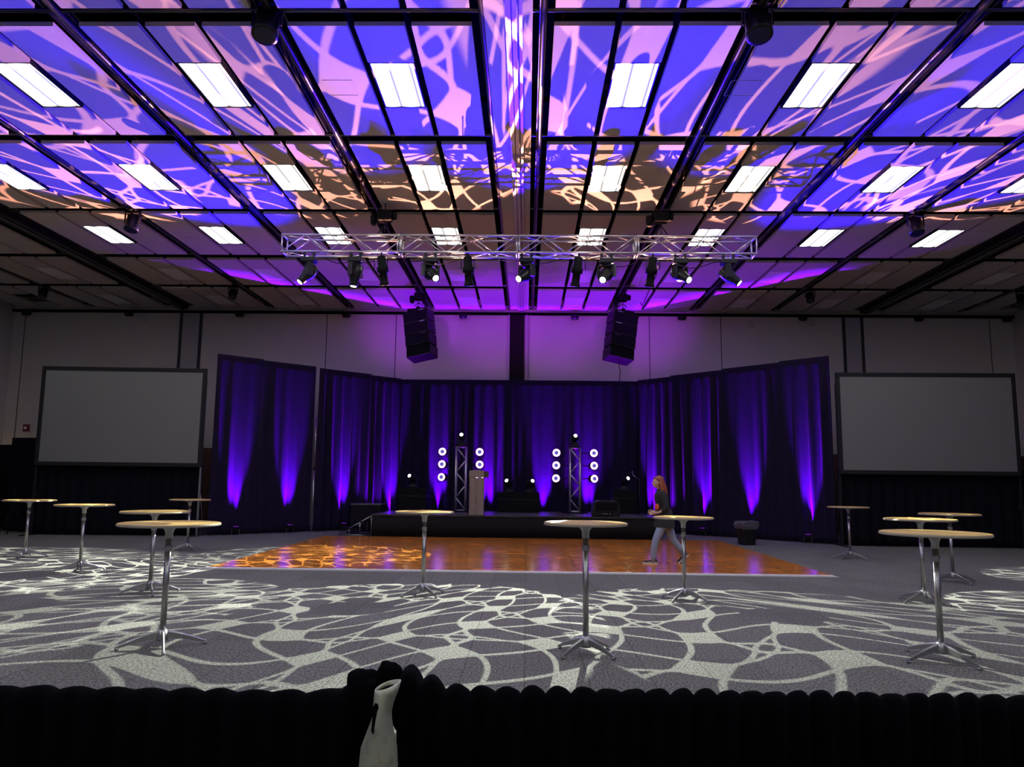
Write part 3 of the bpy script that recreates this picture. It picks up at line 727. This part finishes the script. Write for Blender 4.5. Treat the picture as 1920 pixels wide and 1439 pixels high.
for cx, side in ((-1.99, 'left'), (1.48, 'right')):
    t = MB(); t.T = Matrix.Translation((cx, TWY, SZ + .03)) @ Matrix.Rotation(-PI / 2, 4, 'Y'); box_truss(t, 1.95, .30, r=.026, seg=.42, rd=.013)
    tw = thing('truss_tower', f'upright silver truss tower {side} of the stage middle', 'truss tower')
    t.build('truss_section', 'alu', tw)
    MB().box((cx - .38, TWY - .38, SZ + .003), (cx + .38, TWY + .38, SZ + .018)).build('base_plate', 'castm', tw)
    MB().box((cx - .2, TWY - .2, SZ + 1.985), (cx + .2, TWY + .2, SZ + 2.0)).build('top_plate', 'castm', tw)
    for k, z in enumerate((2.42, 2.04, 1.65)):
        for sd in (-1, 1):
            led_par(cx + sd * .56, TWY - .12, z, sd, sd * (.12 + .1 * k), f"{['top', 'middle', 'bottom'][k]} ring lamp on the {'left' if sd < 0 else 'right'} side of the {side} tower", 'ring lamps on the stage towers')
    moving_head((cx, TWY - .02, SZ + 2.0), STAGE_HEADS[0 if cx < 0 else 1][1], f'moving head with bright lens on top of the {side} tower', 'moving heads on the stage', hang=False, s=.8)
# cases and the moving heads on them
def case(x, y, wx, wy, h, lab):
    t = thing('flight_case', lab, 'case', (x, y, SZ), group='black cases at the back of the stage')
    MB().box((-wx, -wy, .005), (wx, wy, h - .0), bev=.01).build('case_body', 'castm', t)
    MB().box((-wx - .006, -wy - .006, h * .62), (wx + .006, wy + .006, h * .62 + .03)).build('lid_band', 'cast', t)
case(-3.46, 23.75, .42, .32, .72, 'black case at the left end of the stage carrying a moving head')
case(-.22, 23.75, .62, .30, .60, 'wide black case in the middle of the stage')
case(2.98, 23.75, .36, .30, .72, 'black case at the right end of the stage carrying a moving head')
for (x, z, i, lab) in ((-3.46, SZ + .725, 2, 'moving head on the black case at stage left'), (-.51, SZ + .605, 3, 'left one of two moving heads on the middle case'), (.10, SZ + .605, 4, 'right one of two moving heads on the middle case'), (2.98, SZ + .725, 5, 'moving head on the black case at stage right')):
    moving_head((x, 23.55, z), STAGE_HEADS[i][1], lab, 'moving heads on the stage', hang=False, s=.8)

# lectern
o = thing('lectern', 'tall grey oak lectern at the front edge of the stage', 'lectern', (-1.37, 21.4, SZ + .002))
MB().box((-.20, -.18, 0), (.20, .18, 1.02), bev=.006).build('column', 'lectern', o)
t = MB(); t.box((-.205, -.19, 1.03), (.205, .2, 1.22), bev=.006); t.build('head', 'lectern', o)
MB().box((.21, -.12, 1.03), (.32, .16, 1.20), bev=.004).build('side_leaf', 'lectern_d', o)
t = MB(); t.box((-.19, -.188, .16), (-.185, -.181, 1.0)); t.box((-.03, -.186, .02), (-.026, -.181, 1.0)); t.box((.02, -.186, .02), (.024, -.181, 1.0))
t.build('groove', 'seam', o)
t = MB()
for z in (.34, .40, .46): t.lathe([(0, .010), (.006, .008)], (0, -.181, z), (0, -1, 0), n=10)
t.build('button_row', 'castm', o)
tag(MB().box((-1.47, 21.36, SZ + 1.222), (-1.27, 21.52, SZ + 1.23)).build('paper', 'white'), 'sheet of white paper on the lectern', 'paper')
# floor monitor
o = thing('stage_monitor', 'black wedge speaker at the right front of the stage', 'speaker', (2.2, 21.45, SZ + .002), .05)
MB().prism([(-.36, 0), (.36, 0), (.39, .12), (.34, .38), (.22, .44), (-.22, .44), (-.34, .38), (-.39, .12)], -.2, .2).build('cabinet', 'cast', o, bevel=.015)
MB().box((-.30, -.215, .15), (.30, -.201, .38)).build('grille', 'grille', o); MB().box((-.14, -.212, .03), (.16, -.201, .12)).build('connector_panel', 'castm', o)
t = MB()
for x in (-.10, -.04, .02, .09): t.lathe([(0, .016), (.01, .013)], (x, -.213, .075), (0, -1, 0), n=10)
t.build('connector', 'silver', o)
# cable bits and mic stand
o = thing('microphone_stand', 'black microphone stand with bright boom at stage right', 'stand', (3.36, 22.9, SZ + .003))
MB().lathe([(0, .14), (.015, .14), (.03, .03)], (0, 0, 0)).build('base', 'castm', o)
MB().tube((0, 0, .02), (0, 0, 1.02), .012).build('pole', 'cast', o)
MB().path([(0, 0, 1.02), (-.20, -.05, 1.16), (-.22, -.05, 1.28)], .011).build('boom', 'steel', o)
for k, (x, y, lab) in enumerate(((.85, 21.5, 'left one of two short cables lying on stage front'), (1.15, 21.5, 'right one of two short cables lying on stage front'))):
    t = MB(); t.path([(x, y, SZ + .012), (x + .08, y + .1, SZ + .03), (x + .16, y + .05, SZ + .012), (x + .2, y - .08, SZ + .012)], .01); tag(t.build('cable', 'castm'), lab, 'cable', 'short cables on the stage')

# ------------------------------------------------------------------ waste bin
o = thing('waste_bin', 'black waste bin with crumpled black liner right of dance floor', 'bin', (5.66, 20.0, 0), .2)
def ringsq(t, w_, z, rr=.06, n=6):
    out = []
    for cxs, cys, a0 in ((1, 1, 0), (-1, 1, PI / 2), (-1, -1, PI), (1, -1, 3 * PI / 2)):
        for i in range(n): a = a0 + i * PI / 2 / (n - 1); out.append(t.v((cxs * (w_ - rr) + rr * math.cos(a), cys * (w_ - rr) + rr * math.sin(a), z)))
    return out
t = MB(); rs = [ringsq(t, .17, .0), ringsq(t, .21, .40), ringsq(t, .21, .47)]
for A, B in zip(rs, rs[1:]):
    for i in range(len(A)): t.face([A[i], A[(i + 1) % len(A)], B[(i + 1) % len(A)], B[i]])
t.face(rs[0][::-1]); t.build('bin_body', 'bin', o)
t = MB(); rs = []; rnd = random.Random(4)
for k, (w_, z) in enumerate(((.215, .40), (.232, .45), (.24, .52), (.225, .585), (.19, .57), (.16, .48))):
    A = ringsq(t, w_, z); 
    for v in A: v.co += Vector((rnd.uniform(-.022, .022), rnd.uniform(-.022, .022), rnd.uniform(-.03, .03)))
    rs.append(A)
for A, B in zip(rs, rs[1:]):
    for i in range(len(A)): t.face([A[i], A[(i + 1) % len(A)], B[(i + 1) % len(A)], B[i]])
t.face(rs[-1]); t.build('bin_liner', 'bag', o)

# ------------------------------------------------------------------ high cocktail tables
def cocktail_table(r, h, lab, loc, rz):
    t = thing('cocktail_table', lab, 'table', loc, rz, 'round cocktail tables')
    MB().lathe([(0, r - .012), (.004, r - .002), (.012, r), (.024, r - .004)], (0, 0, h - .028), n=56, smooth=False).build('table_rim', 'edge', t)
    MB().lathe([(0, r - .006), (.0025, r - .012)], (0, 0, h - .0035), n=56, smooth=False).build('tabletop', 'top', t)
    MB().lathe([(0, .033), (.05, .034), (.08, .042), (.10, .062), (.112, .088), (.116, .09)], (0, 0, h - .146), n=20).build('top_bracket', 'castalu', t)
    p = MB(); p.tube((0, 0, .08), (0, 0, h - .13), .027, n=18); p.build('pole', 'steel', t)
    MB().lathe([(0, .033), (.004, .036), (.05, .036), (.054, .033)], (0, 0, h - .26), n=18).build('collar', 'castalu', t)
    MB().lathe([(0, .05), (.02, .052), (.05, .046), (.10, .036)], (0, 0, .06), n=18).build('hub', 'castalu', t)
    for k in range(4):
        a = k * PI / 2; g = MB(); g.T = Matrix.Rotation(a, 4, 'Z')
        prev = None; n_ = 9
        for i in range(n_ + 1):
            u = i / n_; x = .03 + u * (r * .86 - .03)
            zc = .115 - .095 * u ** 1.35; hh = .026 * (1 - u) + .010; ww = .017 * (1 - u * .35)
            ring = [g.v((x, -ww, zc - hh)), g.v((x, ww, zc - hh)), g.v((x, ww * .8, zc + hh * .6)), g.v((x, 0, zc + hh)), g.v((x, -ww * .8, zc + hh * .6))]
            if prev:
                for q in range(5): g.face([prev[q], prev[(q + 1) % 5], ring[(q + 1) % 5], ring[q]], 0, False)
            else: g.face(ring[::-1])
            prev = ring
        g.face(prev); g.tube((x - .02, 0, 0), (x - .02, 0, .022), .016, n=10)
        g.build('leg', 'castalu', t)
    return t
TABLES = [
    (-3.31, 7.15, .45, 1.12, .48, 'near left cocktail table with pale yellow top'),
    (3.70, 7.10, .46, 1.12, .35, 'near right cocktail table with bright yellow top'),
    (.55, 7.14, .385, 1.17, .80, 'cocktail table in front centre with pink reflections on top'),
    (-1.38, 10.54, .40, 1.12, .70, 'cocktail table in front of the lectern side of the stage'),
    (2.11, 10.43, .40, 1.09, .9, 'cocktail table in front of the walking person'),
    (-7.29, 12.64, .45, 1.085, .6, 'second cocktail table from the left edge'),
    (-9.59, 14.75, .46, 1.085, .3, 'leftmost cocktail table at the picture edge'),
    (-5.04, 10.43, .44, 1.085, .55, 'cocktail table directly behind the near left table'),
    (-7.22, 16.47, .42, 1.085, .9, 'far small cocktail table before the left screen corner'),
    (6.86, 16.59, .42, 1.085, .75, 'far cocktail table alone before the right screen'),
    (5.31, 10.54, .45, 1.10, .45, 'middle one of three cocktail tables overlapping at right'),
    (6.92, 12.78, .46, 1.095, .2, 'rearmost of three cocktail tables overlapping at right'),
]
for x, y, r, h, a, lab in TABLES: cocktail_table(r, h, lab, (x, y, 0), a)
# ------------------------------------------------------------------ the walking person
def blob(name, caps, balls, mtl, parent, vox=.009, smooth=4, hem=()):
    """one continuous surface grown over tapered limbs and ellipsoids"""
    t = MB()
    for a, b_, ra, rb in caps:
        t.tube(a, b_, ra, rb, n=14)
        for p, r in ((a, ra), (b_, rb)):
            t.lathe([(r * math.sin(u), r * math.cos(u)) for u in [-PI / 2 + PI * k / 8 for k in range(9)]], p, (0, 0, 1), n=14)
    for o_, prof, sx_, sy_ in hem:
        old = t.T; t.T = Matrix.Translation(o_) @ Matrix.Diagonal((sx_, sy_, 1, 1)); t.lathe(prof, (0, 0, 0), (0, 0, 1), n=24); t.T = old
    for c_, (rx, ry, rz) in balls:
        old = t.T; t.T = Matrix.Translation(c_) @ Matrix.Diagonal((rx, ry, rz, 1))
        t.lathe([(math.sin(u), math.cos(u)) for u in [-PI / 2 + PI * k / 12 for k in range(13)]], (0, 0, 0), (0, 0, 1), n=20); t.T = old
    o = t.build(name, mtl, parent)
    r = o.modifiers.new('remesh', 'REMESH'); r.mode = 'VOXEL'; r.voxel_size = vox; r.use_smooth_shade = True
    if smooth: s_ = o.modifiers.new('smooth', 'SMOOTH'); s_.iterations = smooth; s_.factor = .5
    return o
PR = thing('person', 'person with long red hair in black top and light jeans walking left', 'person', (2.66, 14.9, 0))
def chain(pts, rads): return [(pts[i], pts[i + 1], rads[i], rads[i + 1]) for i in range(len(pts) - 1)]
def hand_caps(w_, d, up_, side):
    w_, d, sv = Vector(w_), Vector(d).normalized(), Vector(up_).normalized(); dn = d.cross(sv) * side
    out = [(tuple(w_), tuple(w_ + d * .035), .021, .020), (tuple(w_ + d * .03 + sv * .018), tuple(w_ + d * .085 + sv * .022), .015, .013), (tuple(w_ + d * .03 - sv * .018), tuple(w_ + d * .08 - sv * .022), .015, .013)]
    for off, ln_ in ((-.028, .058), (-.010, .070), (.009, .066), (.027, .052)):
        a = w_ + d * .08 + sv * off; m_ = a + d * ln_ * .5; e_ = m_ + d * ln_ * .30 + dn * .022
        out += chain([tuple(a), tuple(m_), tuple(e_)], [.0095, .0088, .0078])
    a = w_ + d * .03 + sv * .024; out += chain([tuple(a), tuple(a + d * .028 + sv * .020), tuple(a + d * .056 + sv * .024 + dn * .010)], [.012, .0105, .009])
    return out
NA = [(-.07, -.155, 1.335), (.0, -.20, 1.08), (-.13, -.16, .985), (-.18, -.13, .975)]     # near (left) arm
FA = [(-.05, .155, 1.335), (-.02, .20, 1.08), (-.14, .12, 1.00), (-.19, .09, .99)]
NLEG = [(-.01, -.085, .84), (-.19, -.09, .46), (-.225, -.09, .28), (-.245, -.09, .085)]
FLEG = [(.04, .085, .84), (.17, .09, .47), (.28, .09, .32), (.40, .09, .165)]
caps = chain(NA, [.046, .036, .025, .022]) + chain(FA, [.046, .036, .025, .022]) + chain(NLEG, [.085, .055, .052, .034]) + chain(FLEG, [.085, .055, .052, .034])
caps += [((0, 0, .88), (-.03, 0, 1.05), .125, .105), ((-.03, 0, 1.05), (-.06, 0, 1.26), .105, .12), ((-.06, -.09, 1.33), (-.06, .09, 1.33), .062, .062), ((-.07, 0, 1.33), (-.10, 0, 1.47), .052, .046)]
caps += hand_caps(NA[3], (-1, .25, -.1), (.1, .1, 1), 1) + hand_caps(FA[3], (-1, -.35, -.05), (.1, -.1, 1), -1)
caps += [((-.245, -.09, .075), (-.34, -.09, .045), .033, .028), ((.40, .09, .155), (.36, .09, .06), .033, .028)]
balls = [((-.125, 0, 1.565), (.092, .074, .092)), ((-.155, 0, 1.515), (.058, .054, .068)), ((-.19, 0, 1.475), (.022, .024, .018)), ((-.222, 0, 1.535), (.017, .012, .016)), ((-.208, 0, 1.555), (.014, .010, .026)), ((-.214, 0, 1.500), (.010, .020, .008)),
         ((-.115, -.076, 1.535), (.016, .008, .026)), ((-.115, .076, 1.535), (.016, .008, .026))]
blob('body', caps, balls, 'skin', PR, vox=.0075, smooth=2)
blob('jeans', chain(NLEG[:3] + [(-.24, -.09, .125)], [.103, .070, .064, .046]) + chain(FLEG[:3] + [(.385, .09, .20)], [.103, .070, .064, .046]) + [((.0, -.03, .85), (.0, .03, .85), .118, .118)], [], 'jeans', PR, smooth=3)
blob('sweater', [((0, 0, .93), (-.04, 0, 1.10), .135, .125), ((-.04, 0, 1.10), (-.06, 0, 1.27), .125, .138), ((-.065, -.11, 1.325), (-.065, .11, 1.325), .072, .072), ((-.07, 0, 1.34), (-.085, 0, 1.395), .075, .062)]
     + chain([NA[0], NA[1], (-.055, -.185, 1.04)], [.068, .060, .048]) + chain([FA[0], FA[1], (-.07, .165, 1.05)], [.068, .060, .048]), [], 'shirt', PR, smooth=5, hem=[((-.005, 0, .70), [(0, .178), (.10, .168), (.22, .145), (.34, .12)], 1.14, 1.24)])
blob('hair', [((-.075, 0, 1.56), (-.02, 0, 1.42), .085, .080), ((-.02, 0, 1.42), (.02, 0, 1.26), .080, .055), ((.02, 0, 1.26), (.035, 0, 1.18), .055, .03), ((-.075, -.065, 1.56), (-.055, -.095, 1.40), .034, .034), ((-.055, -.095, 1.40), (-.06, -.12, 1.27), .034, .018), ((-.075, .065, 1.56), (-.055, .095, 1.36), .034, .028)],
     [((-.095, 0, 1.600), (.098, .086, .082)), ((-.165, 0, 1.628), (.042, .055, .030))], 'hair', PR, smooth=3)
t = MB()
for y in (-.030, .030): t.lathe([(-.006, .004), (.0, .010), (.004, .004)], (-.204, y, 1.562), (-1, y * 8, 0), n=10)
t.build('eyes', 'castm', PR)
t = MB(); t.box((-.2265, -.016, 1.4985), (-.218, .016, 1.5025)); t.build('mouth', 'red', PR)
t = MB(); t.lathe([(0, .062), (.012, .060), (.02, .04)], (-.155, -.085, 1.085), (-.80, -.55, .05), n=14); t.build('orange_print', 'orange', PR)
def shoe(cx, y, z, ang, name='shoe'):
    T = Matrix.Translation((cx, y, z)) @ Matrix.Rotation(ang, 4, 'Y')
    t = MB(); t.T = T
    rings = []
    for x, ww, hh in ((.085, .030, .055), (.07, .038, .085), (.02, .042, .085), (-.04, .044, .065), (-.10, .046, .050), (-.155, .040, .042), (-.18, .022, .030)):
        rings.append([t.v((x, -ww, .018)), t.v((x, -ww * .95, hh * .75)), t.v((x, -ww * .4, hh)), t.v((x, ww * .4, hh)), t.v((x, ww * .95, hh * .75)), t.v((x, ww, .018))])
    for A, B in zip(rings, rings[1:]):
        for i in range(6): t.face([A[i], A[(i + 1) % 6], B[(i + 1) % 6], B[i]], 0, True)
    t.face(rings[0]); t.face(rings[-1][::-1]); o = t.build(name, 'shoe', PR)
    t = MB(); t.T = T; pts = [(.09, .030), (.07, .042), (0, .045), (-.10, .050), (-.16, .044), (-.19, .024)]
    A = [t.v((x, -w_, .0)) for x, w_ in pts] + [t.v((x, w_, .0)) for x, w_ in pts[::-1]]; B = [t.v((x, -w_, .022)) for x, w_ in pts] + [t.v((x, w_, .022)) for x, w_ in pts[::-1]]
    t.face(A); t.face(B[::-1])
    for i in range(len(A)): t.face([A[i], B[i], B[(i + 1) % len(A)], A[(i + 1) % len(A)]])
    t.build('sole', 'sole', o)
    t = MB(); t.T = T; t.path([(-.10, -.049, .030), (-.04, -.0475, .036), (.01, -.045, .055), (.06, -.042, .032)], .0035, 6); t.path([(-.06, -.02, .068), (-.02, .02, .077)], .003, 5); t.path([(-.06, .02, .068), (-.02, -.02, .077)], .003, 5); t.build('shoe_stripe', 'sole', o)
shoe(-.25, -.09, .027, 0); shoe(.395, .09, .118, -math.radians(38))

# ------------------------------------------------------------------ pipe and drape barrier just in front of the camera
FY = 1.20
t = thing('barrier_post', 'worn aluminium post with slotted top between the near black drapes', 'post', (-.208, 1.15, 0))
MB().box((-.2, -.38, 0), (.2, .026, .012)).build('base_plate', 'steel', t)
# flattened, flared top of the tube with an open mouth
g = MB(); rings = []; n_ = 32
for z, rx, ry, dx in ((.012, .0255, .0255, 0), (1.125, .0255, .0255, 0), (1.150, .0235, .0255, 0), (1.172, .0165, .027, .001), (1.188, .0118, .028, .0025), (1.198, .0103, .028, .0035), (1.212, .0120, .027, .005), (1.226, .0142, .025, .008), (1.236, .0163, .023, .0105)):
    rings.append([g.v((dx + rx * math.cos(a), ry * math.sin(a), z + (.006 * math.cos(a) if z > 1.23 else 0))) for a in [2 * PI * i / n_ for i in range(n_)]])
for A, B in zip(rings, rings[1:]):
    for i in range(n_): g.face([A[i], A[(i + 1) % n_], B[(i + 1) % n_], B[i]], 0, True)
p = g.build('pole', 'pole', t); sol = p.modifiers.new('wall', 'SOLIDIFY'); sol.thickness = .0022; sol.offset = -1
g = MB(); 
g.prism([(-.0065, 1.181), (-.0045, 1.177), (-.001, 1.177), (.0015, 1.181), (.0030, 1.213), (.001, 1.217), (-.003, 1.217), (-.0050, 1.213)], -.0288, -.016)  # solid black block stands in for the shade inside the opening
g.T = Matrix.Identity(4); sl = g.build('slot_shade', 'void', t); sl.location.x = 0
g = MB(); g.T = Matrix.Translation((.0085, 0, 1.2285)) @ Matrix.Rotation(-.28, 4, 'Y') @ Matrix.Diagonal((.0138, .0225, 1, 1)); g.lathe([(0, 1), (.001, 1)], n=24); g.build('mouth', 'void', t)  # black disc set in the tube end for the darkness inside it

def barrier(name, x0, x1, lab, ztop, amp, per, seed, side):
    rnd = random.Random(seed); t = MB(); nn = int((x1 - x0) * 420); nz = 30; rows = []; ph = [rnd.uniform(0, 6.28) for _ in range(5)]
    jit = [rnd.uniform(-.25, .25) for _ in range(400)]
    r = .016
    prof = []
    for k in range(nz + 1): prof.append((-r - .001, .03 + (ztop - .02 - .03) * k / nz))   # front face (towards camera)
    for k in range(1, 8): a = PI - PI * k / 8; prof.append((r * math.cos(a), ztop - .02 + .02 * math.sin(a)))
    for k in range(nz + 1): prof.append((r + .001, ztop - .02 - (ztop - .05) * k / nz))
    for j, (yo, z) in enumerate(prof):
        row = []
        for i in range(nn + 1):
            x = x0 + (x1 - x0) * i / nn
            near = math.exp(-((x - (x1 if side < 0 else x0)) / .05) ** 2)
            sc = abs(math.sin(PI * x / per + .55 * math.sin(x * 9 + ph[0]) + .5 * math.sin(x * 3.1 + ph[1])))
            top = max(0, (z - ztop + .07) / .07)
            zz = z + amp * (sc ** .7 - .6) * min(1, max(0, (z - ztop + .05) / .05)) * (1 + .35 * math.sin(x * 31 + ph[4]))
            zz += near * (.026 if side < 0 else .024) * top
            fold = .010 * math.sin(2 * PI * x / per + ph[2] + .5 * math.sin(3 * x)) + .006 * math.sin(2 * PI * x / (per * 2.3) + ph[3] + z)
            drop = 1 - .6 * top
            yy = yo + (fold * drop if yo < 0 else fold * drop * .8) - near * .020 * top * (1 if yo < 0 else -1)
            row.append(t.v((x, FY + .012 + yy, zz)))
        rows.append(row)
    for A, B in zip(rows, rows[1:]):
        for i in range(nn): t.face([A[i], A[i + 1], B[i + 1], B[i]], 0, True)
    o = t.build(name, 'nearcloth', recalc=True); o.modifiers.new('thick', 'SOLIDIFY').thickness = .002
    return tag(o, lab, 'drape', 'low black drapes in front of the camera')
M['nearcloth'] = mat('near_black_velour', (.0018, .0017, .0034), .95, noise=.35, nscale=30, bump=.2, bscale=300, spec=.05)
barrier('barrier_drape', -2.3, -.222, 'low black drape left of the aluminium post', 1.209, .004, .055, 5, -1)
barrier('barrier_drape', -.187, 2.3, 'low black ruffled drape right of the aluminium post', 1.218, .011, .036, 9, 1)
# bunched cloth round the post head
def bunch(cx, cyy, cz, rx, ry, rz_, lab, seed):
    rnd = random.Random(seed); b = bmesh.new(); bmesh.ops.create_icosphere(b, subdivisions=4, radius=1)
    ph = [rnd.uniform(0, 6.28) for _ in range(6)]
    for v in b.verts:
        p = v.co.copy(); k = 1 + .07 * math.sin(4 * p.x + ph[0] + 3 * p.z) + .05 * math.sin(7 * p.z + 4 * p.x + ph[1]) + .02 * math.sin(13 * p.x + 7 * p.y + ph[2])
        v.co = Vector((p.x * rx * k + cx, p.y * ry * k + cyy, p.z * rz_ * k + cz))
    for f in b.faces: f.smooth = True
    me = bpy.data.meshes.new('cloth_bunch'); b.to_mesh(me); b.free(); me.materials.append(M['nearcloth'])
    o = bpy.data.objects.new('cloth_bunch', me); COL.objects.link(o); return tag(o, lab, 'cloth')
bunch(-.240, 1.21, 1.200, .040, .024, .046, 'bunched black cloth on the left of the post head', 1)
bunch(-.176, 1.21, 1.190, .026, .024, .045, 'bunched black cloth on the right of the post head', 2)
bunch(-.205, 1.205, 1.238, .020, .014, .020, 'small black cloth knot behind the top of the post', 3)
